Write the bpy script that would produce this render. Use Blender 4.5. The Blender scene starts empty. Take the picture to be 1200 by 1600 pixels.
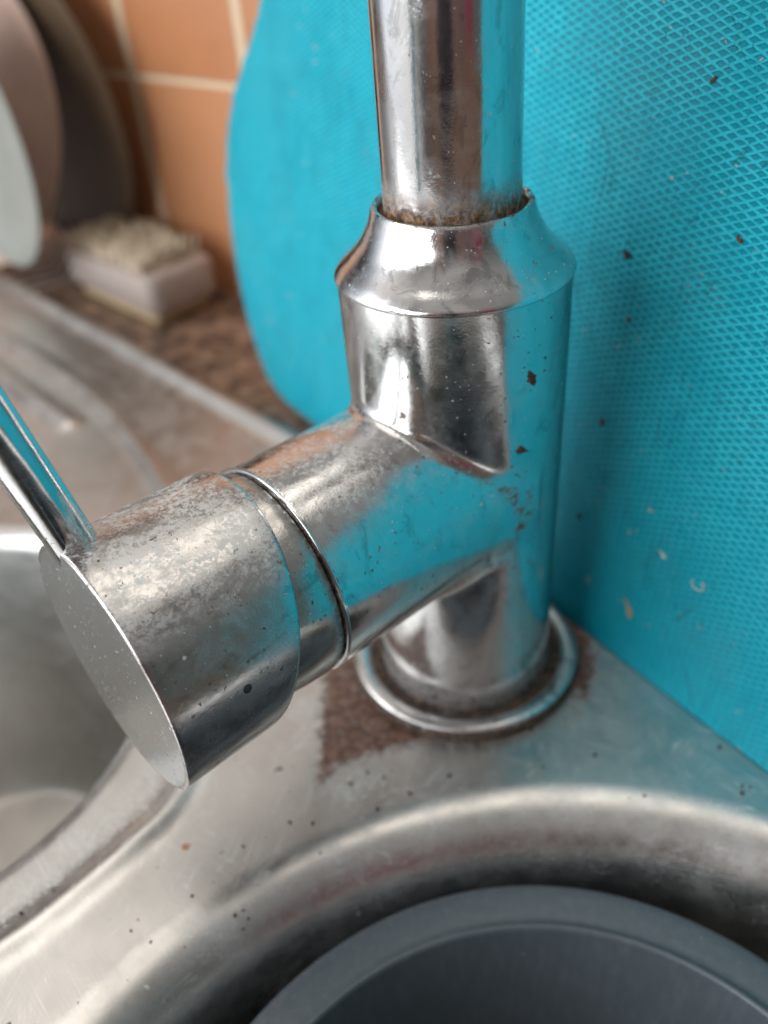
import bpy, math, random
import numpy as np
from mathutils import Vector, Matrix
S = 0.001                      # everything below is laid out in millimetres
rnd = random.Random(7)
R = math.radians
scene = bpy.context.scene
COL = scene.collection

# ------------------------------------------------------------------ camera
CAM_LOC = Vector((0, -158.23, 162.363))
fw = Vector((-0.08551327, 0.79998248, -0.59389857)); rt = Vector((0.99593352, 0.05166982, -0.07380145)); up = Vector((0.02835324, 0.59779449, 0.80114783))
cd = bpy.data.cameras.new('camera'); cam = bpy.data.objects.new('camera', cd); COL.objects.link(cam)
M = Matrix((rt, up, -fw)).transposed().to_4x4(); M.translation = CAM_LOC * S
cam.matrix_world = M
cd.sensor_fit = 'VERTICAL'; cd.sensor_height = 36; cd.lens = 1400 / 1600 * 36
cd.clip_start = 0.005; cd.clip_end = 50
cd.dof.use_dof = True; cd.dof.focus_distance = 0.142; cd.dof.aperture_fstop = 9.5
scene.camera = cam

# ------------------------------------------------------------------ light
scene.view_settings.view_transform = 'Standard'; scene.view_settings.look = 'None'
scene.view_settings.gamma = 1; scene.view_settings.exposure = 0.0
scene.render.engine = 'CYCLES'

def area(name, loc, target, sx, sy, energy, color):
    l = bpy.data.lights.new(name, 'AREA'); l.shape = 'RECTANGLE'; l.size = sx; l.size_y = sy; l.energy = energy; l.color = color
    o = bpy.data.objects.new(name, l); COL.objects.link(o); o.location = Vector(loc)
    o.rotation_euler = (Vector(target) - Vector(loc)).to_track_quat('-Z', 'Y').to_euler()
    return o
area('window_light', (-0.86, -0.46, 0.42), (0, 0, 0.04), 1.20, 0.72, 13.5, (0.90, 0.96, 1.0))
area('ceiling_light', (-0.04, 0.14, 1.05), (0.0, 0.0, 0.0), 0.9, 0.7, 3.6, (1.0, 0.93, 0.84))

# ------------------------------------------------------------------ node helpers
class NT:
    def __init__(s, tree): s.t = tree; s.n = tree.nodes; s.l = tree.links
    def node(s, typ, ins=None, **props):
        n = s.n.new(typ)
        for k, v in props.items(): setattr(n, k, v)
        for k, v in (ins or {}).items(): s.set(n.inputs[k], v)
        return n
    def set(s, inp, v):
        if isinstance(v, bpy.types.NodeSocket): s.l.new(v, inp)
        elif v is not None:
            if inp.type == 'RGBA' and isinstance(v, (tuple, list)) and len(v) == 3: v = (*v, 1)
            inp.default_value = v
    def math(s, op, a, b=None, c=None, clamp=False):
        n = s.n.new('ShaderNodeMath'); n.operation = op; n.use_clamp = clamp
        s.set(n.inputs[0], a)
        if b is not None: s.set(n.inputs[1], b)
        if c is not None: s.set(n.inputs[2], c)
        return n.outputs[0]
    def smooth(s, v, a, b, lo=0., hi=1.):
        n = s.node('ShaderNodeMapRange', interpolation_type='SMOOTHSTEP')
        for i, q in enumerate((v, a, b, lo, hi)): s.set(n.inputs[i], q)
        return n.outputs[0]
    def mix(s, f, a, b):
        n = s.node('ShaderNodeMix', data_type='RGBA'); s.set(n.inputs[0], f); s.set(n.inputs[6], a); s.set(n.inputs[7], b); return n.outputs[2]
    def mixf(s, f, a, b):
        n = s.node('ShaderNodeMix', data_type='FLOAT'); s.set(n.inputs[0], f); s.set(n.inputs[2], a); s.set(n.inputs[3], b); return n.outputs[0]
    def vec(s, v, scale=(1, 1, 1), rot=(0, 0, 0), loc=(0, 0, 0)):
        n = s.node('ShaderNodeMapping'); s.set(n.inputs[0], v); s.set(n.inputs[1], loc); s.set(n.inputs[2], rot); s.set(n.inputs[3], scale); return n.outputs[0]
    def aniso(s, v, scale, rot, loc=(0, 0, 0)):      # turn first, then stretch
        return s.vec(s.vec(v, rot=rot), scale, loc=loc)
    def noise(s, v, scale, detail=4, rough=.55, dist=0.):
        return s.node('ShaderNodeTexNoise', {'Vector': v, 'Scale': scale, 'Detail': detail, 'Roughness': rough, 'Distortion': dist}).outputs[0]
    def cells(s, v, scale):            # (distance, per-cell random)
        n = s.node('ShaderNodeTexVoronoi', {'Vector': v, 'Scale': scale})
        c = s.node('ShaderNodeSeparateColor', {0: n.outputs['Color']})
        return n.outputs['Distance'], c.outputs[0], c.outputs[1]
    def specks(s, v, scale, keep, size, wob=.25):   # sparse irregular spots; keep = share of cells holding one
        w = s.node('ShaderNodeVectorMath', {0: v, 1: s.node('ShaderNodeVectorMath', {0: s.node('ShaderNodeTexNoise', {'Vector': v, 'Scale': scale * 2.2, 'Detail': 3}).outputs['Color'], 3: wob * 2 / scale}, operation='SCALE').outputs[0]}, operation='ADD').outputs[0]
        d, r1, r2 = s.cells(w, scale)
        rad = s.math('MULTIPLY', s.math('MULTIPLY', r2, r2), size)
        rad = s.math('ADD', rad, size * .15)
        on = s.math('LESS_THAN', r1, keep)
        return s.math('MULTIPLY', on, s.smooth(s.math('SUBTRACT', d, rad), .03, -.03))
    def coord(s, which='Object'):
        n = s.node('ShaderNodeTexCoord')
        return s.node('ShaderNodeVectorMath', {0: n.outputs[which], 3: 1000.0}, operation='SCALE').outputs[0]
    def sep(s, v):
        n = s.node('ShaderNodeSeparateXYZ', {0: v}); return n.outputs[0], n.outputs[1], n.outputs[2]
    def bump(s, h, dist_mm, strength=1., normal=None):
        n = s.node('ShaderNodeBump', {'Height': h, 'Distance': dist_mm * S, 'Strength': strength})
        if normal is not None: s.set(n.inputs['Normal'], normal)
        return n.outputs[0]

def material(name):
    m = bpy.data.materials.new(name); m.use_nodes = True; m.node_tree.nodes.clear()
    nt = NT(m.node_tree)
    b = nt.node('ShaderNodeBsdfPrincipled'); o = nt.node('ShaderNodeOutputMaterial'); nt.l.new(b.outputs[0], o.inputs[0])
    return m, nt, b

# ------------------------------------------------------------------ world: unseen room as colour bands, shaped for reflections in the metal
world = bpy.data.worlds.new('World'); scene.world = world; world.use_nodes = True
world.node_tree.nodes.clear(); w = NT(world.node_tree)
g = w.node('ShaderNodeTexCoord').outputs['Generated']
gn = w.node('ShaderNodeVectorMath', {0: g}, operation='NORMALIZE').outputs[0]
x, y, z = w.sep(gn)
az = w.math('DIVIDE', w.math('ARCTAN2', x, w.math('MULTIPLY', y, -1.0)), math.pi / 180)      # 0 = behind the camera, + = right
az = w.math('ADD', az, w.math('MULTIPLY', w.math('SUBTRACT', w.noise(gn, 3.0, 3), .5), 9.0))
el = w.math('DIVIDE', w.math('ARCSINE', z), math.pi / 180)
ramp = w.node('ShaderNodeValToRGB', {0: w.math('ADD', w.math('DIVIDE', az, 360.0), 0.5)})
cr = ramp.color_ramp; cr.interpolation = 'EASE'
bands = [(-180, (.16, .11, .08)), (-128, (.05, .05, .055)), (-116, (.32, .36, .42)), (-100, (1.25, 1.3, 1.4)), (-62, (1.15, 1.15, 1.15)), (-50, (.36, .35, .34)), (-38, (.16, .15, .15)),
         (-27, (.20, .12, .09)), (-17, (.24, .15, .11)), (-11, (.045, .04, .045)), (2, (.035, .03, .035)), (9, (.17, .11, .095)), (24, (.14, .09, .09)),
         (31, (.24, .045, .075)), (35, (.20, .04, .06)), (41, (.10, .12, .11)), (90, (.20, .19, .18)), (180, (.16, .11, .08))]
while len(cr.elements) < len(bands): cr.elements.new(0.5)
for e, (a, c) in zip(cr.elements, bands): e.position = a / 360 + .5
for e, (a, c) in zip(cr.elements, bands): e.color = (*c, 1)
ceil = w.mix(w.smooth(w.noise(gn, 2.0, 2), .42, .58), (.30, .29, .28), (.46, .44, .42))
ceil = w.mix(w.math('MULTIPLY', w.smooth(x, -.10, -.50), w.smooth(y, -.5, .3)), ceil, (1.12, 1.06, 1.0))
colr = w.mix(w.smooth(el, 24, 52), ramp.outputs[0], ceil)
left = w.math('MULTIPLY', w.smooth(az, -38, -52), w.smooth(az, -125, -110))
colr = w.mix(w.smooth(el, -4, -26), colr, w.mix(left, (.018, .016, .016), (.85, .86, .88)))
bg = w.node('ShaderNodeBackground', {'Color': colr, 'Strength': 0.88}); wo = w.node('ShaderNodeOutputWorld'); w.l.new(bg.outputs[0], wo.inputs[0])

# ------------------------------------------------------------------ object helpers
def tag(o, label=None, cat=None, group=None, kind=None):
    if label: o['label'] = label
    if cat: o['category'] = cat
    if group: o['group'] = group
    if kind: o['kind'] = kind
    return o
def empty(name, loc=(0, 0, 0)):
    o = bpy.data.objects.new(name, None); COL.objects.link(o); o.location = Vector(loc) * S; o.empty_display_size = .01; return o
def mesh(name, V, F, mat, parent=None, smooth=True, normals=None, loc=(0, 0, 0), matrix=None, sharp=None):
    me = bpy.data.meshes.new(name); me.from_pydata([tuple(c * S for c in v) for v in V] if not isinstance(V, np.ndarray) else (V * S).tolist(), [], F if isinstance(F, list) else F.tolist())
    me.materials.append(mat); me.validate(); me.update()
    if smooth: me.shade_smooth()
    if sharp: me.set_sharp_from_angle(angle=R(sharp))
    if normals is not None: me.normals_split_custom_set_from_vertices(normals.tolist())
    o = bpy.data.objects.new(name, me); COL.objects.link(o)
    if parent: o.parent = parent
    if matrix is not None: o.matrix_local = matrix
    else: o.location = Vector(loc) * S
    return o
def lathe(prof, n=128, closed=False):
    """prof = [(r, z)] bottom to top on the outside"""
    V = []; F = []; m = len(prof)
    for r, z in prof:
        for i in range(n):
            a = 2 * math.pi * i / n; V.append((r * math.cos(a), r * math.sin(a), z))
    k = m if closed else m - 1
    for j in range(k):
        for i in range(n):
            a, b = j * n + i, j * n + (i + 1) % n; c, d = ((j + 1) % m) * n + (i + 1) % n, ((j + 1) % m) * n + i
            F.append((a, b, c, d))
    return V, F
def frame(origin, zdir, xhint=(0, 0, 1)):
    zz = Vector(zdir).normalized(); xx = (Vector(xhint) - zz * zz.dot(Vector(xhint))).normalized(); yy = zz.cross(xx)
    m = Matrix((xx, yy, zz)).transposed().to_4x4(); m.translation = Vector(origin) * S; return m
def spline(P, n=12, closed=False):
    P = [np.array(q, float) for q in P]; out = []; m = len(P)
    for i in range(m if closed else m - 1):
        g = (lambda k: P[k % m]) if closed else (lambda k: P[min(max(k, 0), m - 1)])
        a, b, c, d = g(i - 1), g(i), g(i + 1), g(i + 2)
        for k in range(n):
            t = k / n
            out.append(.5 * ((2 * b) + (c - a) * t + (2 * a - 5 * b + 4 * c - d) * t * t + (3 * b - a - 3 * c + d) * t ** 3))
    if not closed: out.append(P[-1])
    return out
def sm(P, n=6): return [tuple(q) for q in spline(P, n)]

# ------------------------------------------------------------------ materials
def chrome(name, rough=.12, rvar=.18, base=(.72, .715, .71), lime=0., grime=None, spots=1., brush=0., tint=.3, dull=0., crease=False, gcol=((.035, .022, .016), (.12, .07, .045))):
    m, n, b = material(name)
    p = n.coord()
    big = n.noise(p, .055, 5, .6); mid = n.noise(p, .35, 6, .65); fine = n.noise(p, 2.6, 4, .6)
    smear = n.noise(n.vec(p, (1, 1, .7), (.3, .2, 0)), .22, 6, .7, .5)
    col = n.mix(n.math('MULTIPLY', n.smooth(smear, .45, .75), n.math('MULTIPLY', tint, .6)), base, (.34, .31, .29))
    dark_refl = n.math('MULTIPLY', n.smooth(n.noise(n.vec(p, (1, 1, .5), (0, 0, 0), (3, 17, 8)), .21, 7, .75, .8), .53, .64), tint)  # dark blotches painted in for the dark reflections on the tap
    col = n.mix(n.math('MULTIPLY', dark_refl, 1.5, clamp=True), col, (.085, .075, .07))
    rg = n.math('ADD', rough, n.math('MULTIPLY', n.smooth(mid, .38, .72), rvar))
    rg = n.math('ADD', rg, n.math('MULTIPLY', n.smooth(big, .45, .7), rvar * .5))
    metal = 1.0
    # milky water film
    film = n.math('MULTIPLY', n.smooth(n.noise(n.vec(p, (1, 1, 1), (0, 0, 0), (31, 7, 3)), .16, 7, .72, .6), .42, .78), .10 + dull)
    # limescale crust
    if lime:
        nz = n.sep(n.node('ShaderNodeNewGeometry').outputs['Normal'])[2]
        lm = n.math('MULTIPLY', n.smooth(nz, .48, .98), n.math('MULTIPLY', n.smooth(n.noise(p, .14, 7, .75, .8), .36, .58), n.smooth(n.noise(p, 1.0, 6, .85, .4), .38, .62)))
        film = n.math('MAXIMUM', film, n.math('MULTIPLY', lm, lime))
    white = n.specks(n.vec(p, loc=(5, 3, 9)), .45, .16 * spots, .13)
    white2 = n.specks(n.vec(p, loc=(1, 8, 2)), 1.3, .14 * spots, .16)
    film = n.math('MAXIMUM', film, n.math('MULTIPLY', n.math('MAXIMUM', white, white2), .75))
    dark = n.math('MAXIMUM', n.specks(n.vec(p, loc=(9, 1, 4)), .36, .13 * spots, .20, .9), n.specks(n.vec(p, loc=(2, 2, 7)), 1.0, .15 * spots, .27, .7))
    rust = n.specks(n.vec(p, loc=(4, 12, 1)), .22, .10 * spots, .13, .5)
    dark = n.math('MULTIPLY', dark, n.smooth(n.noise(p, .08, 3), .40, .58))
    gm = 0.
    if grime:
        for (axis, a0, a1, c0, c1) in grime:      # band along an axis where dirt has settled, broken up by noise
            v = n.sep(p)[axis]
            band = n.smooth(v, a0, a1)
            k = n.math('MULTIPLY', band, n.smooth(n.noise(n.vec(p, loc=(a0, 2, 5)), .30, 7, .75, .8), c0, c1))
            gm = n.math('MAXIMUM', gm, k)
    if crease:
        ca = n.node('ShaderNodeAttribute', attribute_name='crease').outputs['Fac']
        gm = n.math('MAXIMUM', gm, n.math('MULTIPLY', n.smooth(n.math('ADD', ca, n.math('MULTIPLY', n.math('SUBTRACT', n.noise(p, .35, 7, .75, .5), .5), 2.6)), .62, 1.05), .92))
    # fine dried water spots inside the milky film
    col = n.mix(n.math('MULTIPLY', film, .9), col, (.70, .69, .67))
    col = n.mix(n.math('MULTIPLY', rust, .8), col, (.16, .06, .03))
    col = n.mix(n.math('MULTIPLY', dark, .9), col, (.03, .018, .014))
    brown = n.mix(n.smooth(n.noise(p, .9, 4, .6), .4, .65), *gcol)
    col = n.mix(gm, col, brown)
    nm = n.math('MAXIMUM', film, n.math('MAXIMUM', n.math('MULTIPLY', n.math('MAXIMUM', dark, rust), .9), gm))
    n.set(b.inputs['Base Color'], col)
    n.set(b.inputs['Metallic'], n.math('SUBTRACT', 1.0, nm, clamp=True))
    n.set(b.inputs['Roughness'], n.math('ADD', rg, n.math('MULTIPLY', nm, .45), clamp=True))
    h = n.math('ADD', n.math('MULTIPLY', n.noise(p, 2.2, 3, .6), .035), n.math('MULTIPLY', n.noise(p, .09, 1, .5), .35))
    nn = n.bump(h, 1.0, .42)
    n.set(b.inputs['Normal'], nn)
    return m

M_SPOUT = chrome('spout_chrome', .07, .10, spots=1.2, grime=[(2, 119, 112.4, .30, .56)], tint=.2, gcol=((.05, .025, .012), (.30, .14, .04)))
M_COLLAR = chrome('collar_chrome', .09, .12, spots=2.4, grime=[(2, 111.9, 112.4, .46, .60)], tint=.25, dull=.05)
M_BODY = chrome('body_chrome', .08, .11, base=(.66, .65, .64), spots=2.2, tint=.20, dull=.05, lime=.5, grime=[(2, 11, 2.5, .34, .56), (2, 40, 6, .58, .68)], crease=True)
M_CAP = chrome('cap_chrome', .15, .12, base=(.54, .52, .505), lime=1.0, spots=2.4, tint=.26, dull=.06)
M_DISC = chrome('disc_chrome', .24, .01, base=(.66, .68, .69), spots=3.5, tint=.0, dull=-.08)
M_NECK = chrome('neck_chrome', .12, .10, base=(.52, .50, .47), spots=3.0, tint=.25, dull=.1, lime=.5, grime=[(2, 50.5, 48.0, .36, .56), (2, 56, 62, .45, .6)])  # neck dirt, laid on heavier to stand in for its dark reflections
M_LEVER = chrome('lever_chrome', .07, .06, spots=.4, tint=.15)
M_FLANGE = chrome('flange_chrome', .25, .14, base=(.66, .64, .62), spots=1.3, tint=.4, dull=.25, grime=[(2, 3.55, 3.1, .22, .44), (2, 1.0, .2, .42, .6)])

def plain(name, col, rough=.5, **kw):
    m, n, b = material(name); p = n.coord()
    v = n.noise(p, kw.pop('scale', .2), 5, .6); a = kw.pop('var', .25)
    n.set(b.inputs['Base Color'], n.mix(v, tuple(c * (1 - a) for c in col), tuple(min(1, c * (1 + a)) for c in col)))
    b.inputs['Roughness'].default_value = rough
    bm = kw.pop('bump', 0)
    if bm: n.set(b.inputs['Normal'], n.bump(n.noise(p, kw.pop('bscale', 1.), 5, .6), bm))
    for k, q in kw.items(): b.inputs[k].default_value = q
    return m
M_DARK = plain('dark_gap', (.012, .010, .009), .8)
M_GRUB = plain('grub_screw_metal', (.07, .065, .06), .4, Metallic=.6)

# brushed, stained stainless steel of the sink
def steel_mat():
    m, n, b = material('stained_stainless_steel'); p = n.coord()
    big = n.noise(p, .02, 4, .6); mid = n.noise(p, .16, 6, .65); fine = n.noise(p, 1.8, 4, .65)
    rg = n.math('ADD', .30, n.math('MULTIPLY', n.smooth(mid, .35, .7), .10)); rg = n.math('ADD', rg, n.math('MULTIPLY', n.math('SUBTRACT', fine, .5), .12))
    col = n.mix(n.smooth(big, .35, .7), (.64, .625, .60), (.54, .52, .50))
    brush = n.noise(n.aniso(p, (.035, 2.2, 1), (0, 0, R(44))), 1.0, 5, .7)
    col = n.mix(n.math('MULTIPLY', n.smooth(brush, .45, .75), .22), col, (.36, .34, .33))
    # fine scratches in several directions
    scr = 0.
    for i, (ang, s1, thr) in enumerate(((20, .9, .70), (75, 1.1, .71), (130, .8, .70), (100, 1.4, .72), (48, 1.2, .71))):
        v = n.aniso(p, (.028, s1 * .7, 1), (0, 0, R(ang)), (i * 13.1, i * 7.7, 0))
        wv = n.noise(v, 1.0, 2, .5, .15)
        k = n.smooth(n.math('ABSOLUTE', n.math('SUBTRACT', wv, .5)), .011, .001)
        msk = n.smooth(n.noise(n.vec(p, loc=(i * 31, 5, 2)), .05, 3), .50, .62)
        scr = n.math('MAXIMUM', scr, n.math('MULTIPLY', k, msk))
    px, py, pz = n.sep(p)
    sa = n.node('ShaderNodeAttribute', attribute_name='stain').outputs['Fac']
    sc = n.node('ShaderNodeAttribute', attribute_name='scale').outputs['Fac']
    edge = n.math('MULTIPLY', n.math('SUBTRACT', n.noise(p, .34, 8, .78, .6), .5), 11.0)
    st = n.smooth(n.math('ADD', n.math('ADD', sa, edge), n.math('MULTIPLY', n.math('SUBTRACT', n.noise(p, 1.6, 4, .8), .5), 6.0)), -1.6, 1.8)
    st = n.math('MULTIPLY', st, n.smooth(n.noise(n.vec(p, loc=(3, 3, 3)), .55, 6, .75), .30, .48, .62, 1.))
    scm = n.math('MULTIPLY', n.smooth(n.math('ADD', sc, n.math('MULTIPLY', edge, .9)), .0, 1.2), n.smooth(n.noise(p, 1.1, 6, .75), .48, .62))
    film = n.math('MULTIPLY', n.smooth(n.noise(n.vec(p, loc=(8, 1, 1)), .06, 6, .7, .5), .46, .7), .11)
    film = n.math('MAXIMUM', film, n.math('MULTIPLY', scm, .9))
    white = n.specks(n.vec(p, loc=(5, 3, 9)), .35, .06, .14)
    dark = n.math('MAXIMUM', n.specks(n.vec(p, loc=(9, 1, 4)), .22, .16, .12, .3), n.specks(n.vec(p, loc=(4, 1, 7)), .9, .07, .19, .4))
    rust = n.specks(n.vec(p, loc=(4, 12, 1)), .12, .07, .12, .3)
    film = n.math('MAXIMUM', film, n.math('MULTIPLY', white, .8))
    col = n.mix(film, col, (.60, .58, .54))
    col = n.mix(n.math('MULTIPLY', scr, .55), col, (.85, .84, .82))
    col = n.mix(n.math('MULTIPLY', rust, .7), col, (.35, .13, .04))
    col = n.mix(n.math('MULTIPLY', dark, .9), col, (.06, .045, .035))
    brown = n.mix(n.smooth(n.noise(p, .45, 6, .7), .35, .65), (.07, .030, .020), (.22, .115, .078))
    col = n.mix(st, col, brown)
    nm = n.math('MAXIMUM', n.math('MAXIMUM', film, st), n.math('MULTIPLY', n.math('MAXIMUM', dark, rust), .9)); nm = n.math('MAXIMUM', nm, n.math('MULTIPLY', scr, .30))
    n.set(b.inputs['Base Color'], col); n.set(b.inputs['Metallic'], n.math('SUBTRACT', 1.0, nm, clamp=True))
    n.set(b.inputs['Roughness'], n.math('ADD', rg, n.math('MULTIPLY', nm, .28), clamp=True))
    h = n.math('ADD', n.math('MULTIPLY', n.noise(p, 1.6, 3, .6), .04), n.math('MULTIPLY', n.noise(p, .035, 1, .5), .9))
    h = n.math('ADD', h, n.math('MULTIPLY', n.smooth(sa, 0, 1), n.math('MULTIPLY', n.noise(p, .5, 3, .6), .35)))
    nn = n.bump(h, 1.0, .45)
    n.set(b.inputs['Normal'], nn)
    return m
M_STEEL = steel_mat()

# ------------------------------------------------------------------ sink (height field in rim-aligned axes, analytic normals)
UX = np.array([.72, -.694]); WX = np.array([.694, .72])
RB = (20., -150.); SB = (-147., -12.)
RIDGE = np.array(spline([(-330, 290), (-270, 250), (-210, 205), (-153, 152), (-118, 109), (-99, 80), (-79, 49), (-63, 17), (-58.5, -14), (-64.5, -41), (-71, -52), (-81, -64.5), (-90, -74), (-112, -92), (-150, -104), (-190, -100), (-225, -75)], 8))
RIBS = [((-620, w_), (u_, w_ - 4)) for w_, u_ in ((-9, -188), (-29, -196), (-49, -203), (-69, -206), (-89, -206), (-109, -203))]
def segdist(X, Y, P):
    d = np.full(X.shape, 1e9); side = np.zeros(X.shape)
    for a, b in zip(P[:-1], P[1:]):
        v = b - a; L = v @ v; t = np.clip(((X - a[0]) * v[0] + (Y - a[1]) * v[1]) / L, 0, 1)
        dx = X - a[0] - t * v[0]; dy = Y - a[1] - t * v[1]; q = np.hypot(dx, dy); m = q < d
        d = np.where(m, q, d); side = np.where(m, np.sign(v[0] * dy - v[1] * dx), side)
    return d, side
def bowlz(r, R0, rad, slope, depth):
    d = np.maximum(R0 - r, 0)                       # distance inside the start of the shoulder
    k = slope / math.hypot(1, slope) * rad          # where the quarter round reaches the wall slope
    z = np.where(d < k, -(rad - np.sqrt(np.maximum(rad * rad - np.minimum(d, k) ** 2, 0))), -(rad - math.sqrt(rad * rad - k * k)) - (d - k) * slope)
    fl = -depth + 0 * r; kk = 14.
    h = np.maximum(kk - np.abs(z - fl), 0) / kk
    return np.maximum(z, fl) + h * h * kk / 4
def sink_h(X, Y, sd=None):
    u = X * UX[0] + Y * UX[1]; w_ = X * WX[0] + Y * WX[1]
    z = np.zeros(X.shape)
    # rounded raised rim towards the wall, then rolled over onto the worktop
    z += 2.8 * np.exp(-((w_ - 34.0) / 3.8) ** 2)
    z -= 4.2 * np.clip((w_ - 35.5) / 5.0, 0, 1) ** 2
    d, side = sd if sd is not None else segdist(X, Y, RIDGE)
    z += 1.5 * np.exp(-((d - 1.0 * side) / 3.1) ** 2) + .35 * (1 / (1 + np.exp(np.clip(-side * d / 1.5, -30, 30))) - 1)
    for (u0, w0), (u1, w1) in RIBS:
        t = np.clip((u - u0) / (u1 - u0), 0, 1); z += 2.2 * np.exp(-(((w_ - w0 - t * (w1 - w0)) ** 2 + np.maximum(u - u1, 0) ** 2) / 16.))
    dr = np.hypot(X - RB[0], Y - RB[1]); ds = np.hypot(X - SB[0], Y - SB[1])
    z += bowlz(dr, 112.5, 13.5, 7., 150.)
    z += bowlz(ds, 72.5, 7., 4., 95.)
    return z
def axis_pts(segs):
    out = []
    for a, b, st in segs: out += list(np.arange(a, b, st))
    return np.array(out + [segs[-1][1]])
ua = axis_pts([(-640, -320, 2.5), (-320, -180, 1.2), (-180, 135, .7), (135, 240, 1.6), (240, 330, 8)])
wa = axis_pts([(-330, -215, 6), (-215, -150, 1.6), (-150, 40.5, .7)])
U, W = np.meshgrid(ua, wa, indexing='ij'); X = U * UX[0] + W * WX[0]; Y = U * UX[1] + W * WX[1]
# (the two axes are not exactly orthonormal; rebuild from the inverse)
inv = np.linalg.inv(np.array([UX, WX])); X = inv[0, 0] * U + inv[0, 1] * W; Y = inv[1, 0] * U + inv[1, 1] * W
e = .05
sd0 = segdist(X, Y, RIDGE); Zs = sink_h(X, Y, sd0)
zx = (sink_h(X + e, Y) - sink_h(X - e, Y)) / (2 * e); zy = (sink_h(X, Y + e) - sink_h(X, Y - e)) / (2 * e)
NN = np.stack([-zx, -zy, np.ones_like(zx)], -1); NN /= np.linalg.norm(NN, axis=-1, keepdims=True)
VV = np.stack([X, Y, Zs], -1).reshape(-1, 3); NNf = NN.reshape(-1, 3)
def poly_sd(X, Y, P):             # positive inside
    P = np.array(P, float); Q = np.vstack([P, P[:1]]); d, _ = segdist(X, Y, Q)
    ins = np.zeros(X.shape, bool)
    for a, b in zip(Q[:-1], Q[1:]):
        c = ((a[1] > Y) != (b[1] > Y)) & (X < (b[0] - a[0]) * (Y - a[1]) / (b[1] - a[1] + 1e-9) + a[0]); ins ^= c
    return np.where(ins, d, -d)
stain = poly_sd(X, Y, [(-35.3, 8), (-35, -8), (-34.4, -21), (-33.3, -36.5), (-32.6, -39), (-30, -35.5), (-27, -33), (-21.5, -31), (-14, -28.5), (-4, -24.0), (0, -10), (-10, 10)])
rr = np.hypot(X, Y); aa = np.degrees(np.arctan2(Y, X))
stain = np.maximum(stain, np.minimum(31.5 - rr, 5 - np.abs(aa - 2) * .14))
stain = np.maximum(stain, (27.2 - rr) * .8) 
scale = 2.2 - np.abs(sd0[0] * sd0[1] - (-7.5)) * .45       # limescale line beside the ridge
scale = np.where(Y < 0, scale, -5)
scale = np.maximum(scale, 2.0 - np.hypot((X + 24) / 1.6, Y + 38) * .35)
nu, nw = len(ua), len(wa)
idx = np.arange(nu * nw).reshape(nu, nw)
F4 = np.stack([idx[:-1, :-1], idx[1:, :-1], idx[1:, 1:], idx[:-1, 1:]], -1).reshape(-1, 4)
fc = VV[F4].mean(1)
in_r = np.hypot(fc[:, 0] - RB[0], fc[:, 1] - RB[1]) < 114; in_s = np.hypot(fc[:, 0] - SB[0], fc[:, 1] - SB[1]) < 72.5
sink = empty('kitchen_sink'); tag(sink, 'stained stainless steel sink and drainer with two bowls, the tap standing on it', 'sink')
def sink_piece(name, mask, label=None):
    f = F4[mask]; used = np.unique(f); remap = np.full(len(VV), -1); remap[used] = np.arange(len(used))
    o = mesh(name, VV[used], remap[f], M_STEEL, sink, normals=NNf[used])
    for an, arr in (('stain', stain), ('scale', scale)):
        at = o.data.attributes.new(an, 'FLOAT', 'POINT'); at.data.foreach_set('value', arr.reshape(-1)[used].astype(np.float32))
    if label: o['label'] = label
    return o
sink_piece('drainer_deck', ~(in_r | in_s))
sink_piece('bowl', in_r, 'large round steel bowl holding the grey plastic tub')
sink_piece('bowl', in_s, 'smaller steel bowl left of the tap handle')

# ------------------------------------------------------------------ worktop and tiled wall
def box(x0, x1, y0, y1, z0, z1):
    V = [(x, y, z) for x in (x0, x1) for y in (y0, y1) for z in (z0, z1)]
    F = [(0, 1, 3, 2), (4, 6, 7, 5), (0, 4, 5, 1), (2, 3, 7, 6), (0, 2, 6, 4), (1, 5, 7, 3)]
    return V, F
def wt_mat():
    m, n, b = material('brown_speckled_worktop'); p = n.coord()
    v = n.noise(p, .12, 7, .75); k = n.noise(p, .5, 5, .7)
    c = n.mix(n.smooth(v, .38, .62), (.055, .036, .027), (.30, .19, .13)); c = n.mix(n.smooth(k, .55, .7), c, (.03, .022, .018))
    n.set(b.inputs['Base Color'], c); b.inputs['Roughness'].default_value = .38
    return m
def rim_matrix(loc):                 # local x runs along the sink rim, local y towards the wall
    xx = Vector((.72, -.694, 0)).normalized(); yy = Vector((.694, .72, 0)).normalized(); m = Matrix((xx, yy, Vector((0, 0, 1)))).transposed().to_4x4(); m.translation = Vector(loc) * S; return m
WV = []; WF = []
for b_ in (box(-1500, 900, 36.5, 330, -40, -2.6), box(-1100, -642, -380, 36.0, -40, -2.6), box(-641.5, 900, -380, -332, -40, -2.6), box(332, 900, -331.5, 36.0, -40, -2.6)):
    o_ = len(WV); WV += b_[0]; WF += [tuple(i + o_ for i in f) for f in b_[1]]
wt = mesh('worktop', WV, WF, wt_mat(), smooth=False, matrix=rim_matrix((0, 0, 0)))
tag(wt, 'brown speckled worktop behind the sink rim', None, None, 'structure')

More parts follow.
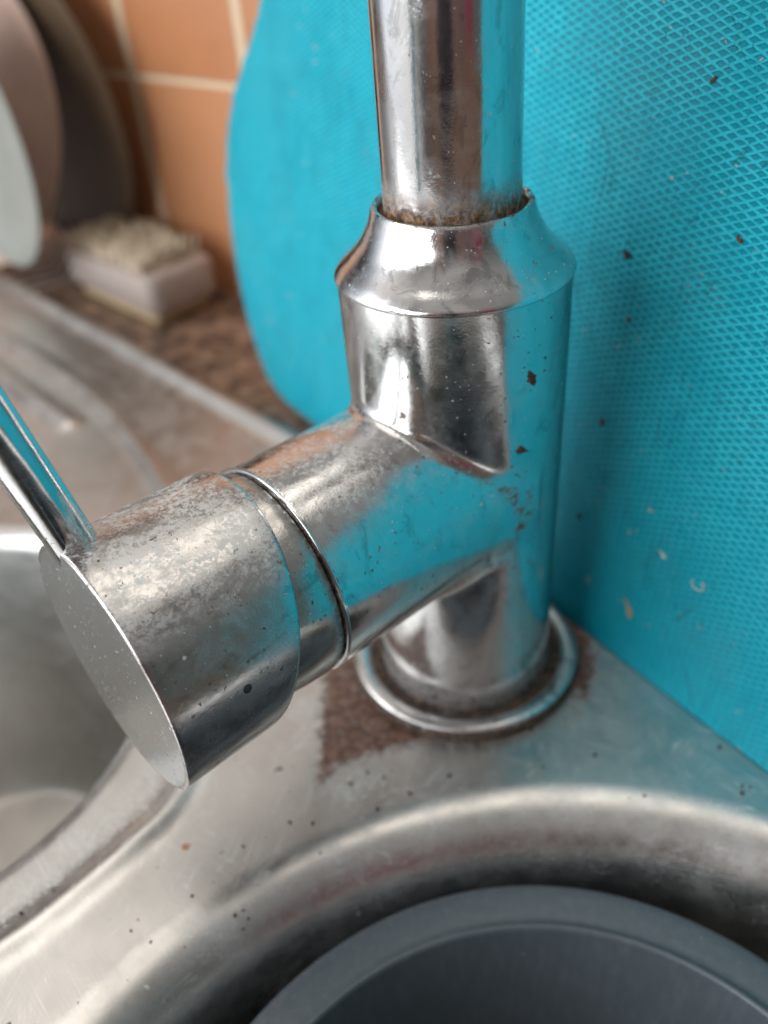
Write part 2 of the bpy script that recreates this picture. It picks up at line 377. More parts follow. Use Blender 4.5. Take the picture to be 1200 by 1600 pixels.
def tile_mat():
    m, n, b = material('terracotta_wall_tiles'); p = n.coord(); x, y, z = n.sep(p)
    jog = n.math('MULTIPLY', n.math('SUBTRACT', n.noise(p, .03, 3), .5), 2.0)
    xs = n.math('ADD', x, 41.0 + 740.0); zs = n.math('ADD', z, 6.0 + 960)
    fx = n.math('MODULO', n.math('ADD', xs, jog), 74.0); fz = n.math('MODULO', zs, 96.0)
    dx = n.math('MINIMUM', fx, n.math('SUBTRACT', 74.0, fx)); dz = n.math('MINIMUM', fz, n.math('SUBTRACT', 96.0, fz))
    gx = n.smooth(dx, 2.9, 2.1); gz = n.smooth(dz, 1.5, 1.0); gr = n.math('MAXIMUM', gx, gz)
    ids = n.node('ShaderNodeCombineXYZ', {0: n.math('FLOOR', n.math('DIVIDE', xs, 74.0)), 1: n.math('FLOOR', n.math('DIVIDE', zs, 96.0))}).outputs[0]
    rv = n.node('ShaderNodeTexWhiteNoise', {'Vector': ids}).outputs[0]
    v = n.noise(p, .045, 5, .6)
    c = n.mix(v, (.42, .160, .064), (.56, .245, .115)); c = n.mix(n.math('MULTIPLY', rv, .3), c, (.70, .36, .19))
    c = n.mix(n.smooth(n.noise(p, .3, 6, .7), .6, .75), c, (.70, .40, .24))
    c = n.mix(gr, c, n.mix(n.noise(p, .2, 4), (.62, .46, .30), (.76, .60, .43)))
    n.set(b.inputs['Base Color'], c); n.set(b.inputs['Roughness'], n.mixf(gr, .34, .8))
    n.set(b.inputs['Normal'], n.bump(n.math('SUBTRACT', n.math('MULTIPLY', n.noise(p, .08, 4), .5), gr), 1.0, .6))
    return m
wx = Vector((.80, -.60, 0)); wm = Matrix((wx, Vector((.60, .80, 0)), Vector((0, 0, 1)))).transposed().to_4x4(); wm.translation = Vector((-106, 243, 0)) * S
V, F = box(-1300, 900, 0, 20, -2.4, 270)
wall = mesh('wall', V, F, tile_mat(), smooth=False, matrix=wm)
tag(wall, 'orange terracotta tiled wall with cream grout behind the sink', None, None, 'structure')

# ------------------------------------------------------------------ mixer tap
tap = empty('mixer_tap'); tag(tap, 'dirty chrome mixer tap with side handle, limescale and grime, standing on the sink', 'tap')
RZ = ([-5, 0, 20, 40, 57, 75, 90, 101], [20.2, 20.2, 20.2, 20.5, 20.9, 21.25, 21.45, 21.6])
AX = np.array([-.7198, -.6942, -.012]); AX /= np.linalg.norm(AX); A0 = np.array([0, 0, 57.0])
RBR = 20.75
def sdf(P):
    x, y, z = P[..., 0], P[..., 1], P[..., 2]
    d = np.hypot(x, y) - np.interp(z, *RZ)
    d = np.maximum(d, np.maximum(z - 100.6, .4 - z))
    q = P - A0; t = q @ AX; rr_ = np.sqrt(np.maximum((q * q).sum(-1) - t * t, 0))
    b = np.maximum(rr_ - RBR, np.maximum(t - 47.3, -t))
    k = 2.4; h = np.maximum(k - np.abs(d - b), 0) / k
    return np.minimum(d, b) - h * h * k / 4
def surface_nets(lo, hi, st):
    ax = [np.arange(lo[i], hi[i], st) for i in range(3)]; n = [len(a) for a in ax]
    G = np.stack(np.meshgrid(*ax, indexing='ij'), -1); D = np.concatenate([sdf(G[i:i + 20]) for i in range(0, n[0], 20)]); s = D < 0
    c = np.zeros([k - 1 for k in n], int); off = [(i, j, k) for i in (0, 1) for j in (0, 1) for k in (0, 1)]
    sl = lambda o, m=n: tuple(slice(o[i], m[i] - 1 + o[i]) for i in range(3))
    for o in off: c += s[sl(o)]
    act = (c > 0) & (c < 8); I = np.full(act.shape, -1); I[act] = np.arange(act.sum())
    acc = np.zeros((act.sum(), 3)); cnt = np.zeros(act.sum()); ai = np.argwhere(act)
    for a in off:
        for b in off:
            if sum(b) - sum(a) == 1 and all(b[i] >= a[i] for i in range(3)):
                pa = ai + np.array(a); pb = ai + np.array(b); da = D[tuple(pa.T)]; db = D[tuple(pb.T)]; m = (da < 0) != (db < 0)
                t = np.where(m, da / np.where(m, da - db, 1), 0)[:, None]
                acc += np.where(m[:, None], pa + t * (pb - pa), 0); cnt += m
    V = np.array(lo) + acc / cnt[:, None] * st
    F = []
    for d in range(3):
        e1 = (d + 1) % 3; e2 = (d + 2) % 3
        lo_ = [1 if i != d else 0 for i in range(3)]
        p = np.argwhere(np.ones([n[i] - 1 - lo_[i] for i in range(3)], bool)) if False else None
        A_ = s[tuple(slice(1, n[i] - 1) if i != d else slice(0, n[i] - 1) for i in range(3))]; B_ = s[tuple(slice(1, n[i] - 1) if i != d else slice(1, n[i]) for i in range(3))]
        for flip, msk in ((False, A_ & ~B_), (True, ~A_ & B_)):
            q = np.argwhere(msk); q = q + np.array([1 if i != d else 0 for i in range(3)])
            o1 = np.zeros(3, int); o1[e1] = 1; o2 = np.zeros(3, int); o2[e2] = 1
            f = np.stack([I[tuple((q - o1 - o2).T)], I[tuple((q - o2).T)], I[tuple(q.T)], I[tuple((q - o1).T)]], -1)
            F.append(f[:, ::-1] if flip else f)
    F = np.concatenate(F)
    def grad(V):
        e = .02; return np.stack([(sdf(V + np.eye(3)[i] * e) - sdf(V - np.eye(3)[i] * e)) / (2 * e) for i in range(3)], -1)
    for _ in range(3):
        g_ = grad(V); V = V - (sdf(V) / np.maximum((g_ * g_).sum(-1), .3))[:, None] * g_
    g_ = grad(V); g_ /= np.linalg.norm(g_, axis=-1, keepdims=True)
    return V, F, g_
V, F, Nn = surface_nets((-58.1, -56.3, -1.2), (26, 26, 103), .62)
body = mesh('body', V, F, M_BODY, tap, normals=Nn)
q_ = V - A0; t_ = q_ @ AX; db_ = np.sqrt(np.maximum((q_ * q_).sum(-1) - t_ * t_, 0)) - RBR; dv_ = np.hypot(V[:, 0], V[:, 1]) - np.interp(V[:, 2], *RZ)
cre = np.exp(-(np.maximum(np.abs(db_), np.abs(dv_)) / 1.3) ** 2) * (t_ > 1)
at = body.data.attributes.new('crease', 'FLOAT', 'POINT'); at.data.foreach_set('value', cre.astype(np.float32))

# collar: concave cone over the body
cp = [(21.3, 99.9), (21.65, 99.95), (21.9, 100.15), (21.95, 100.5), (21.8, 100.85)] + sm([(21.5, 101.25), (20.5, 102.4), (18.8, 104.0), (16.9, 106.2), (15.4, 108.9), (14.7, 111.0)], 8) + [(14.4, 112.0), (14.1, 112.4), (13.6, 112.42), (13.25, 112.1), (13.1, 108.0), (12.4, 107.6)]
V, F = lathe(cp, 160); collar = mesh('collar', V, F, M_COLLAR, tap, sharp=50)
V, F = lathe([(13.15, 110.6), (12.8, 111.1), (12.0, 111.5)], 96); mesh('gasket', V, F, plain('rusty_grime', (.10, .05, .02), .8, scale=1.2, var=.8, bump=.3, bscale=2.), collar)
# spout: straight riser, curving over far above the frame
sp = [(0, 0, 106.0)] + [(0, 0, zz) for zz in np.arange(110, 330, 4.)]
for k in range(1, 31):
    a = R(180) * k / 30; sp.append((70 * (1 - math.cos(a)) * .30, 70 * (1 - math.cos(a)) * -.30 * -1, 326 + 70 * math.sin(a)))
def tube(P, r, n=96, caps=True):
    P = [Vector(q) for q in P]; V = []; F = []; prev = None
    for i, q in enumerate(P):
        t = (P[min(i + 1, len(P) - 1)] - P[max(i - 1, 0)]).normalized()
        if prev is None: xx = t.orthogonal().normalized()
        else: xx = (prev - t * prev.dot(t)).normalized()
        prev = xx; yy = t.cross(xx); rr_ = r[i] if isinstance(r, (list, tuple)) else r
        for k in range(n):
            a = 2 * math.pi * k / n; V.append(tuple(q + xx * (rr_ * math.cos(a)) + yy * (rr_ * math.sin(a))))
    for i in range(len(P) - 1):
        for k in range(n): F.append((i * n + k, i * n + (k + 1) % n, (i + 1) * n + (k + 1) % n, (i + 1) * n + k))
    if caps: F.append(tuple(range(n - 1, -1, -1))); F.append(tuple((len(P) - 1) * n + k for k in range(n)))
    return V, F
V, F = tube(sp, 12.15); mesh('spout', V, F, M_SPOUT, tap, sharp=60)
# base flange
fp = [(27.1, 0.1), (27.5, .4), (27.6, 1.2), (27.45, 2.4)] + sm([(27.3, 2.8), (26.9, 3.5), (26.2, 3.9), (25.2, 4.0), (24.3, 3.85), (23.6, 3.4), (22.8, 3.0)], 6) + [(21.4, 2.8), (19.8, 2.8)]
V, F = lathe(fp, 160); mesh('base_flange', V, F, M_FLANGE, tap, sharp=60)

# handle on the branch (local z = branch axis, local x = up)
HM = frame(A0, AX)
V, F = lathe([(20.4, 47.0), (20.78, 46.95), (21.05, 47.1), (21.1, 47.35), (20.95, 47.6), (20.5, 47.75), (19.9, 47.85)], 160); mesh('trim_ring', V, F, M_LEVER, tap, matrix=HM, sharp=60)
V, F = lathe([(18.8, 47.7), (20.0, 48.0), (20.35, 48.25), (20.5, 48.8), (20.6, 50.5), (20.45, 55), (20.0, 60), (18.8, 68)], 160); mesh('neck', V, F, M_NECK, tap, matrix=HM, sharp=60)
# cap
def capt(th):                                     # th measured from local x (up) towards local y
    return 59.3 - 7.2 * math.cos(th)
NCA = 192; V = []; F = []; rings = 0
def ring(fr, ft):
    global rings
    for i in range(NCA):
        th = 2 * math.pi * i / NCA; r_ = fr(th); t_ = ft(th); V.append((r_ * math.cos(th), r_ * math.sin(th), t_))
    rings += 1
TD = 82.0; RC = 23.35
ring(lambda a: 21.9, lambda a: capt(a) + 6); ring(lambda a: 22.0, lambda a: capt(a) + .4); ring(lambda a: 22.15, lambda a: capt(a) + .1); ring(lambda a: 22.55, lambda a: capt(a)); ring(lambda a: 22.85, lambda a: capt(a) + .25)
ring(lambda a: 22.95, lambda a: capt(a) + .8)
for k in range(1, 12): ring(lambda a, k=k: 22.95 + (RC - 22.95) * k / 12, lambda a, k=k: (capt(a) + .8) * (1 - k / 12) + (TD - .6) * k / 12)
ring(lambda a: RC, lambda a: TD - .6); ring(lambda a: RC - .08, lambda a: TD - .25); ring(lambda a: RC - .35, lambda a: TD - .03); ring(lambda a: RC - .6, lambda a: TD)
ring(lambda a: RC - 1.0, lambda a: TD - .02)
for j in range(rings - 1):
    for i in range(NCA): F.append((j * NCA + i, j * NCA + (i + 1) % NCA, (j + 1) * NCA + (i + 1) % NCA, (j + 1) * NCA + i))
cap = mesh('handle_cap', V, F, M_CAP, tap, matrix=HM, sharp=60)
V, F = lathe([(RC - .98, TD - .02)] + [(RC * k / 12, TD - .02 + .25 * (1 - (k / 12) ** 2)) for k in range(11, 0, -1)] + [(.01, TD + .23)], NCA)
mesh('end_plate', V, F, M_DISC, cap, sharp=60)
# lever (child of the cap; its matrix is in the cap's frame: x = up, z = outwards)
bl = R(79)
V, F = tube([((22 + q) * math.sin(bl), 0, 78.7 + q * math.cos(bl)) for q in (-1.6, -.6, 2, 30, 60, 90, 118)] + [((22 + q) * math.sin(bl), 0, 78.7 + q * math.cos(bl)) for q in (119.2, 119.9, 120.2)], [3.8] * 7 + [3.7, 2.9, .5], 64)
YL = 6.0
mesh('lever', [(a, b + YL, c) for a, b, c in V], F, M_LEVER, cap, sharp=60)
# grub screw hole low on the cap
def cap_matrix(th, t, r_):
    return frame((r_ * math.cos(th), r_ * math.sin(th), t), (math.cos(th), math.sin(th), 0), (0, 0, 1))

V, F = lathe([(.85, -.05), (.72, .04), (.4, .05), (.01, .04)], 32)
mesh('grub_screw', V, F, M_GRUB, cap, matrix=cap_matrix(R(-82.3), 69.0, 23.15), sharp=40)

# ------------------------------------------------------------------ turquoise cutting board leaning beside the tap
BE = Vector((115, -151, 0)).normalized(); BN = Vector((.796, .606, 0)).normalized(); al = R(8)
BU = Vector((0, 0, 1)) * math.cos(al) + BN * math.sin(al)
BQ = Vector((29.2, 8.2, 0)); BZ = BE.cross(BU).normalized()            # BZ points towards the tap and the camera
BM = Matrix((BE, BU, BZ)).transposed().to_4x4(); BM.translation = BQ * S
outl = [(-140, 0.2), (-153, .6), (-163, 3.2), (-170.5, 8), (-182.5, 24), (-191, 45), (-195.2, 69), (-193.4, 87), (-185.5, 103), (-172.5, 119), (-163, 134), (-152, 160), (-146, 200)]
pts = spline(outl, 10)
pp = []
for i, q in enumerate(pts):
    j = 0.
    if q[1] > 60: j = 1.5 * abs(math.sin(q[1] * .55 + 2 * math.sin(q[1] * .21))) * (1 if q[1] < 150 else .3) + rnd.uniform(-.15, .15)
    pp.append((q[0] + j, q[1]))
pp += [(-140, 205), (-130, 212), (-115, 215), (165, 176), (180, 172), (191, 165), (195, 150), (195, 20), (193, 6), (186, .6), (175, .2)]
np_ = len(pp); TH = 3.2; V = []; F = []
cx_, cy_ = 0, 110
for dz, ins in ((-TH + .4, .0), (-.45, .0), (-.12, .12), (0, .5)):
    for (a, b) in pp:
        L = math.hypot(a - cx_, b - cy_); V.append((a - (a - cx_) / L * ins, b - (b - cy_) / L * ins, dz))
for j in range(3):
    for i in range(np_): F.append((j * np_ + i, j * np_ + (i + 1) % np_, (j + 1) * np_ + (i + 1) % np_, (j + 1) * np_ + i)[::-1])
F.append(tuple(3 * np_ + i for i in range(np_))[::-1]); F.append(tuple(range(np_)))
def board_mat():
    m, n, b = material('turquoise_textured_plastic'); p = n.coord(); s_, t_, q_ = n.sep(p)
    wob = n.math('MULTIPLY', n.math('SUBTRACT', n.noise(p, .10, 4, .6), .5), .55)
    ls = []; wid = n.math('MULTIPLY', n.math('SUBTRACT', n.noise(p, .45, 4, .7), .5), .42)
    for sg in (1, -1):
        u = n.math('ADD', n.math('ADD', n.math('DIVIDE', s_, 3.72), wob), n.math('MULTIPLY', t_, sg / 1.66))
        f = n.math('ABSOLUTE', n.math('SUBTRACT', n.math('FRACT', n.math('ADD', u, 1000.)), .5))
        ls.append(n.smooth(n.math('ADD', f, wid), .23, .40))
    lat = n.math('MAXIMUM', ls[0], ls[1])
    low = n.smooth(n.math('ADD', t_, n.math('MULTIPLY', n.noise(p, .03, 2), 20)), 8, 75, .32, 1.0)
    wear = n.smooth(n.noise(p, .05, 5, .65), .30, .62, .45, 1.0)
    amp = n.math('MULTIPLY', low, wear)
    big = n.noise(p, .02, 4, .6)
    c = n.mix(big, (.0, .235, .32), (.0, .285, .38))
    b.inputs['Specular IOR Level'].default_value = .15
    c = n.mix(n.math('MULTIPLY', n.math('MULTIPLY', lat, amp), .6), c, (.05, .64, .78))  # ribs painted lighter, standing in for the light they catch
    pit = n.math('MULTIPLY', n.math('SUBTRACT', 1.0, lat), n.smooth(n.noise(n.vec(p, loc=(3, 9, 0)), .028, 5, .65), .44, .62))
    c = n.mix(n.math('MULTIPLY', pit, .20), c, (.12, .20, .18))        # dirt held in the pits
    # knife cuts
    cut = 0.
    for i, (ang, sc_) in enumerate(((88, .22), (97, .30), (58, .26), (80, .5), (120, .3))):
        v = n.aniso(p, (.012, sc_, 1), (0, 0, R(-ang)), (i * 9.3, i * 4.1, 0)); wv = n.noise(v, 1.0, 2, .5, .1)
        k = n.smooth(n.math('ABSOLUTE', n.math('SUBTRACT', wv, .5)), .0045, .0012)
        cut = n.math('MAXIMUM', cut, n.math('MULTIPLY', k, n.smooth(n.noise(n.vec(p, loc=(i * 17, 3, 1)), .035, 3), .44, .56)))
    c = n.mix(n.math('MULTIPLY', cut, .55), c, (.01, .09, .11))
    cr1 = n.specks(n.vec(p, loc=(3, 5, 0)), .22, .40, .14, .6); cr2 = n.specks(n.vec(p, loc=(13, 5, 0)), .6, .20, .17, .4); cr3 = n.specks(n.vec(p, loc=(1, 15, 0)), .13, .13, .075, .4)
    zone = n.smooth(n.noise(n.vec(p, loc=(7, 7, 0)), .022, 3), .36, .54)
    c = n.mix(n.math('MULTIPLY', n.math('MULTIPLY', n.math('MAXIMUM', cr1, cr2), zone), .85), c, (.52, .42, .30))
    c = n.mix(n.math('MULTIPLY', cr3, .8), c, (.12, .05, .03))
    sm_ = n.math('MULTIPLY', n.smooth(n.noise(n.vec(p, (1, .35, 1), (0, 0, .2)), .06, 6, .7), .52, .75), .14)
    c = n.mix(sm_, c, (.08, .34, .40))
    n.set(b.inputs['Base Color'], c)
    n.set(b.inputs['Roughness'], n.math('SUBTRACT', n.math('ADD', .36, n.math('MULTIPLY', n.noise(p, .2, 5, .7), .2)), n.math('MULTIPLY', lat, .12)))
    b.inputs['Subsurface Weight'].default_value = 0.0
    h = n.math('ADD', n.math('MULTIPLY', lat, amp), n.math('ADD', n.math('MULTIPLY', n.noise(p, 1.3, 3, .65), .35), n.math('MULTIPLY', n.noise(p, .045, 1), 1.6)))
    nn = n.bump(h, .34, .8)
    n.set(b.inputs['Normal'], nn)
    return m
board = mesh('cutting_board', V, F, board_mat(), smooth=False, matrix=BM)
tag(board, 'turquoise plastic cutting board with diamond texture, leaning behind the tap', 'cutting board')

# ------------------------------------------------------------------ grey plastic tub in the bowl
def tub_mat():
    m, n, b = material('grey_plastic'); p = n.coord()
    scr = n.noise(n.vec(p, (1, 1, .2)), .5, 5, .7)
    c = n.mix(n.smooth(scr, .4, .75), (.072, .086, .098), (.092, .108, .122))
    ang = n.sep(n.node('ShaderNodeVectorMath', {0: p}, operation='NORMALIZE').outputs[0])
    n.set(b.inputs['Base Color'], n.mix(n.math('MULTIPLY', n.specks(p, .5, .06, .12), .6), c, (.4, .4, .38)))
    n.set(b.inputs['Roughness'], n.math('ADD', .24, n.math('MULTIPLY', n.noise(p, .3, 5, .7), .2)))
    n.set(b.inputs['Normal'], n.bump(n.noise(p, 1.2, 5, .7), .05, .6))
    return m
tp = [(0.01, -98), (44, -98), (50, -95), (53, -90), (57.5, -30), (59.2, -14.5)] + sm([(59.5, -12.0), (59.7, -11.0), (60.2, -10.45), (60.9, -10.6), (61.6, -11.0), (64, -10.9), (67.5, -10.8), (69, -11.2), (69.9, -13), (70.2, -15.5)], 6) + [(70.2, -22), (69.2, -22), (69.0, -15), (66, -12.5), (61.8, -13), (60.5, -16), (59, -30), (54.6, -91), (51, -97), (44, -100), (0.01, -100)]
V, F = lathe(tp, 200)
for i_, (a, b_, c_) in enumerate(V):
    th = math.atan2(b_, a); k_ = 1 + .018 * math.cos(2 * (th - R(85))) ; V[i_] = (a * k_, b_ * k_, c_)
tub = mesh('plastic_tub', V, [f[::-1] for f in F], tub_mat(), loc=(12.4, -125.2, 0), sharp=70)
tag(tub, 'round dark grey plastic tub sitting in the large sink bowl', 'tub')

# ------------------------------------------------------------------ blurred things at the far left
# clear box of cream contents on the worktop
bx = empty('plastic_box', (-147, 240, -2.4)); bx.rotation_euler = (0, 0, R(-42)); tag(bx, 'small pale clear plastic box with cream contents on the worktop by the tiled wall', 'box')
def clear_mat():
    m, n, b = material('cloudy_clear_plastic'); p = n.coord()
    b.inputs['Base Color'].default_value = (.62, .52, .47, 1); b.inputs['Roughness'].default_value = .18; b.inputs['Transmission Weight'].default_value = .4; b.inputs['IOR'].default_value = 1.3
    n.set(b.inputs['Normal'], n.bump(n.noise(p, .12, 4), 1.5, .8)); return m
M_CLEAR = clear_mat(); M_CREAM = plain('cream_bristle', (.66, .54, .40), .8, bump=1.5, bscale=.4, scale=.15); M_TAN = plain('tan_base', (.42, .30, .17), .7)
def rbox(sx, sy, z0, z1, bev):
    V = []; n = 8
    prof = [(0, z0), (bev, z0), (bev, z1 - bev)]
    out = []
    for ins, z in ((bev, z0), (0, z0 + bev), (0, z1 - bev), (bev * .3, z1 - bev * .3), (bev, z1)):
        for (qx, qy, a0) in ((1, 1, 0), (-1, 1, 90), (-1, -1, 180), (1, -1, 270)):
            for k in range(n + 1):
                a = R(a0 + 90 * k / n); rr_ = max(3 * bev - ins, .1)
                V.append((qx * (sx / 2 - 3 * bev) + rr_ * math.cos(a), qy * (sy / 2 - 3 * bev) + rr_ * math.sin(a), z))
    m = 4 * (n + 1); F = []
    for j in range(4):
        for i in range(m): F.append((j * m + i, j * m + (i + 1) % m, (j + 1) * m + (i + 1) % m, (j + 1) * m + i))
    F.append(tuple(range(m))[::-1]); F.append(tuple(4 * m + i for i in range(m)))
    return V, F
V, F = rbox(66, 30, 0, 6, 1.2); mesh('base', V, F, M_TAN, bx)
V, F = rbox(76, 37, 6.2, 24, 2.2); mesh('box_shell', V, F, M_CLEAR, bx)
V = []; F = []                                     # ragged tuft of cream bristles standing out of the box
for i in range(900):
    px_ = rnd.uniform(-34, 30); py_ = rnd.uniform(-15, 15); h_ = rnd.uniform(26, 33); dx_ = rnd.gauss(0, 1.2); dy_ = rnd.gauss(0, 1.2); o_ = len(V)
    for k in range(3):
        a = k * 2.094; V += [(px_ + .9 * math.cos(a), py_ + .9 * math.sin(a), 23.9), (px_ + dx_ + .6 * math.cos(a), py_ + dy_ + .6 * math.sin(a), h_)]
    F += [(o_, o_ + 2, o_ + 3, o_ + 1), (o_ + 2, o_ + 4, o_ + 5, o_ + 3), (o_ + 4, o_, o_ + 1, o_ + 5), (o_ + 1, o_ + 3, o_ + 5)]
mesh('bristle_top', V, F, M_CREAM, bx)

def dish(name, label, cat, bottom, rad, axis, mat, depth, thick=2.0, ribs=0, loc_z=None):
    """a dish standing on its edge: local z = axis out of its open side"""
    prof = [(0.01, 0), (rad * .35, 0), (rad * .45, 1), (rad * .75, depth * .45), (rad * .93, depth * .85), (rad, depth), (rad + .6, depth + .6), (rad, depth + thick * .7), (rad * .93 - thick, depth * .85 + thick), (rad * .75 - thick * .6, depth * .45 + thick), (rad * .45, 1 + thick), (.01, thick)]
    V, F = lathe(sm(prof, 4), 96)
    o = mesh(name, V, F, mat, smooth=True, matrix=frame((bottom[0], bottom[1], bottom[2] + rad), axis, (0, 0, 1)) @ Matrix.Translation((0, 0, -depth * S)), sharp=80)
    return tag(o, label, cat)
def glass_mat(name, col, rough, tr):
    m, n, b = material(name); p = n.coord()
    n.set(b.inputs['Base Color'], n.mix(n.noise(p, .05, 3), tuple(.8 * c for c in col), col)); b.inputs['Roughness'].default_value = rough; b.inputs['Transmission Weight'].default_value = tr; b.inputs['IOR'].default_value = 1.4
    return m
dish('brown_plate', 'dark brown plate propped against the orange tiles, rearmost of the drying dishes', 'plate', (-196.7, 294.1, 3.4), 71.3, (-0.642, -0.763, -0.080), plain('brown_glaze', (.10, .060, .030), .55, var=.6, scale=.03), 6)
dish('plate', 'pinkish brown plate on its edge between the grey lid and the dark brown plate', 'plate', (-235.3, 286.5, 5.2), 70.2, (-0.431, -0.871, 0.238), plain('pink_brown_glaze', (.50, .33, .26), .5, var=.3, scale=.04), 8)
dish('pan_lid', 'grey-white enamel lid on its edge, leftmost and nearest of the drying dishes', 'lid', (-212, 250, 15.8), 56.4, (-0.688, -0.725, -0.010), plain('grey_enamel', (.27, .28, .25), .35, var=.2, scale=.05), 7)

rack = empty('dish_rack', (-222, 266, 0)); rack.rotation_euler = (0, 0, R(-57)); tag(rack, 'low steel wire rack on the drainer holding the plate and the lid', 'dish rack')
M_WIRE = plain('rack_wire', (.55, .54, .52), .3, Metallic=.9)
for yy in (-30, 30):
    V, F = tube([(-34, yy, .8), (-34, yy, 14), (-33, yy, 15), (33, yy, 15), (34, yy, 14), (34, yy, .8)], .9, 10); mesh('rail', V, F, M_WIRE, rack)
for xx in range(-28, 32, 11):
    V, F = tube([(xx, -30, 15), (xx, -20, 3), (xx, 20, 3), (xx, 30, 15)], .7, 8); mesh('cross_wire', V, F, M_WIRE, rack)

# ------------------------------------------------------------------ small bits of dirt, each a thing
M_RUSTY = plain('dried_brown_scrap', (.10, .035, .02), .7, scale=1.5, var=.5)
M_TANF = plain('dried_onion_skin', (.42, .27, .12), .55, scale=1.2, var=.4)
M_PALE = plain('pale_fibre', (.62, .64, .50), .6)
M_BLK = plain('dark_crumb', (.028, .02, .016), .8)
def scrap(name, label, cat, M_, outline, mat, th=.18, bend=.3, group=None):
    n_ = len(outline); V = []; F = []
    for lay in (0, 1):
        for (a, b_) in outline: V.append((a, b_, .03 + lay * th + bend * (a * a) * .25))
    V += [(0, 0, .02), (0, 0, .05 + th * 1.3)]
    for i in range(n_):
        j = (i + 1) % n_; F += [(i, j, n_ + j, n_ + i), (n_ + i, n_ + j, 2 * n_ + 1), (j, i, 2 * n_)]
    o = mesh(name, V, F, mat, smooth=False, matrix=M_); return tag(o, label, cat, group)
def blob(seed, r, ax=1., n=19, j=.55):
    q = random.Random(seed); return [(r * ax * (1 + q.uniform(-j, j)) * math.cos(2 * math.pi * i / n), r / ax * (1 + q.uniform(-j, j)) * math.sin(2 * math.pi * i / n)) for i in range(n)]
def on_board(s_, t_, rot=0): return BM @ Matrix.Translation(Vector((s_, t_, 0.02)) * S) @ Matrix.Rotation(R(rot), 4, 'Z')
def on_body(x, y, z, rot=0):
    r_ = math.hypot(x, y); rb = float(np.interp(z, *RZ)) + .02
    return frame((x / r_ * rb, y / r_ * rb, z), (x, y, 0), (0, 0, 1)) @ Matrix.Rotation(R(rot), 4, 'Z')
def on_deck(x, y, rot=0):
    z_ = float(sink_h(np.array([x]), np.array([y]))[0]); return Matrix.Translation(Vector((x, y, z_ + .02)) * S) @ Matrix.Rotation(R(rot), 4, 'Z')
scrap('onion_skin_scrap', 'tan leaf-shaped dried scrap stuck low on the turquoise board', 'food scrap', on_board(12.4, 15.4, -58), [(-2.6, 0), (-1.4, .35), (-.2, .55), (.8, 1.0), (1.6, .75), (2.6, .3), (2.5, -.3), (1.2, -.45), (-.3, -.3), (-1.6, -.2)], M_TANF, bend=.08)
scrap('food_scrap', 'small pale dried scrap on the board above the curled fibre', 'food scrap', on_board(18.1, 33.8, -25), [(-1.6, .1), (-.3, .2), (.4, .6), (1.0, .3), (.9, -.3), (.2, -.4), (-.5, -.05)], M_PALE, bend=.05)
P = [(1.55 * math.cos(R(a)), 1.15 * math.sin(R(a)), .15) for a in range(150, 385, 12)] + [(1.35, .95, .2), (1.0, 1.15, .25), (.85, .75, .3), (1.2, .6, .3)]
V, F = tube(P, .13, 8); tag(mesh('curled_fibre', V, F, M_PALE, matrix=on_board(28.2, 32.1)), 'thin pale curled fibre stuck on the lower right of the board', 'fibre')
for k, (s_, t_, r_, lb) in enumerate([(-6.9, 93.3, .75, 'dark brown speck on the board right of the tap collar'), (4.9, 126.9, .55, 'dark red-brown speck near the top of the board, right of the spout'), (-5.3, 56.1, .62, 'red-brown speck on the board beside the middle of the tap body'), (-3.4, 80.6, .4, 'reddish speck on the board, below the dark one by the collar'), (17.6, 102.4, .6, 'orange-brown speck near the right edge of the board'), (-6.7, 30.2, .6, 'dark speck low on the board close to the tap body')]):
    scrap('dirt_speck', lb, 'speck', on_board(s_, t_, k * 40), blob(k, r_, 1.25), M_BLK if k in (0, 5) else M_RUSTY, th=.3, bend=0)
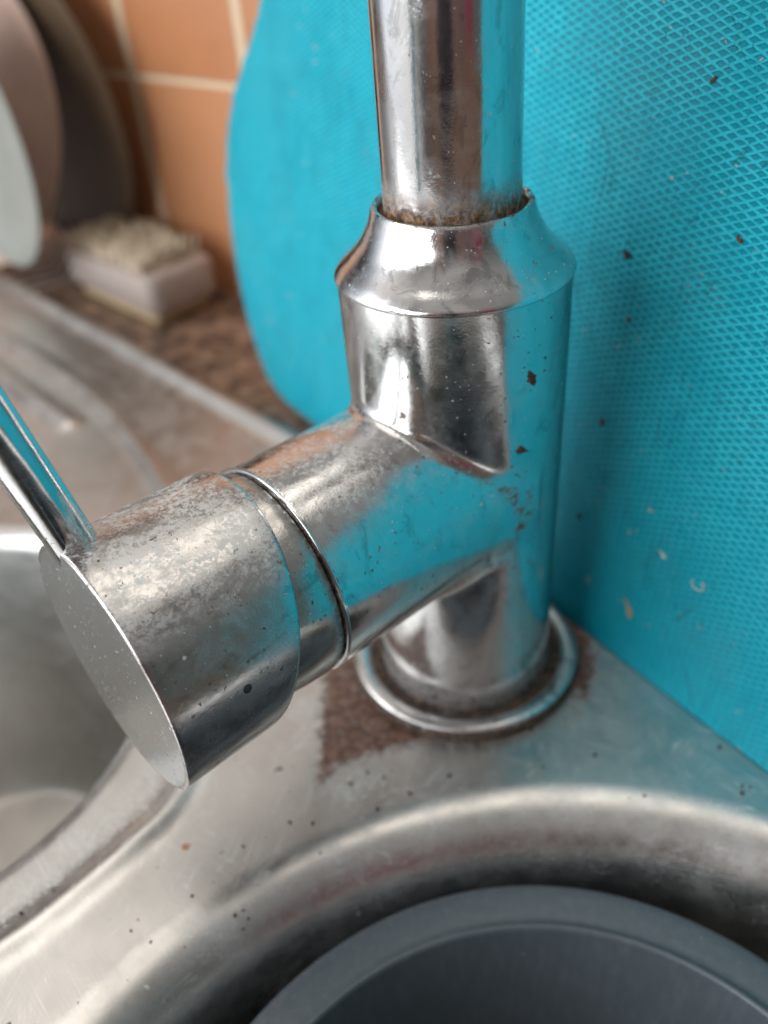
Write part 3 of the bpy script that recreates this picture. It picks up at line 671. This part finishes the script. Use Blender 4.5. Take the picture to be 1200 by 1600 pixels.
for k, (x_, y_, z_, r_, lb) in enumerate([(13.0, -16.8, 85.8, .95, 'dark red-brown flake stuck on the upper right of the tap body'), (11.2, -17.7, 71.4, .85, 'dark brown flake on the tap body just above the branch'), (-6.7, -19.9, 73.9, .9, 'dark blob of grime in the crease where branch meets tap body')]):
    scrap('grime_flake', lb, 'flake', on_body(x_, y_, z_, k * 50 + 20), blob(20 + k, r_, 1.3), M_RUSTY if k < 2 else M_BLK, th=.25, bend=0)

crumbs = [(-37.6, -47.8), (-32.7, -48.1), (-21.9, -35.4), (-25.7, -38.2), (-46.5, -53.5), (-44.5, -66.3), (-43.4, -67.4), (-44.3, -69.1), (-45.9, -67.3), (-65.1, -71.6), (-60.7, -73.7), (-83.1, -63.7), (-88.2, -68.3), (16.1, -34.1), (36.4, -41.3), (56.9, -39.0), (56.4, -40.8), (54.6, -29.0), (-18.3, -36.6), (-4.1, -36.3), (-19.3, -44.7), (3.9, -25.4), (14.4, -23.7), (28.1, -11.4), (-54.8, -64.4), (-12.6, -40.7), (27.7, -30.9), (-30.5, -54.5)]
proto = None
for k, (x_, y_) in enumerate(crumbs):
    if k < 4:                                      # four shapes, then copies of them
        o = scrap('crumb', 'tiny dark crumb lying on the bare steel around the tap', 'crumb', on_deck(x_, y_, k * 60), blob(60 + k, .27, 1.15), M_BLK, th=.3, bend=0, group='dark crumbs on the steel')
        proto = (proto or []) + [o]
    else:
        o = proto[k % 4].copy(); COL.objects.link(o); q = .7 + .6 * rnd.random()
        o.matrix_world = on_deck(x_, y_, k * 77) @ Matrix.Diagonal((q, q, q, 1))
    dist_b = math.hypot(x_ - RB[0], y_ - RB[1])
    where = ('on the steel ridge beside the smaller bowl' if x_ < -62 else 'on the steel close to the foot of the turquoise board' if x_ > 45
             else 'on the curved lip of the large bowl' if dist_b < 112 else 'on the steel right of the tap base' if x_ > 20 else 'on the steel just in front of the tap base' if x_ > -15
             else 'on the steel near the tip of the brown stain' if x_ > -42 and y_ > -52 else 'on the steel below the handle')
    o['label'] = 'tiny dark crumb ' + where
scrap('rust_spot', 'small orange rust spot on the steel below the handle', 'rust spot', on_deck(-58.6, -53.6), blob(91, .7, 1.0), plain('orange_rust', (.45, .20, .07), .8), th=.05, bend=0)
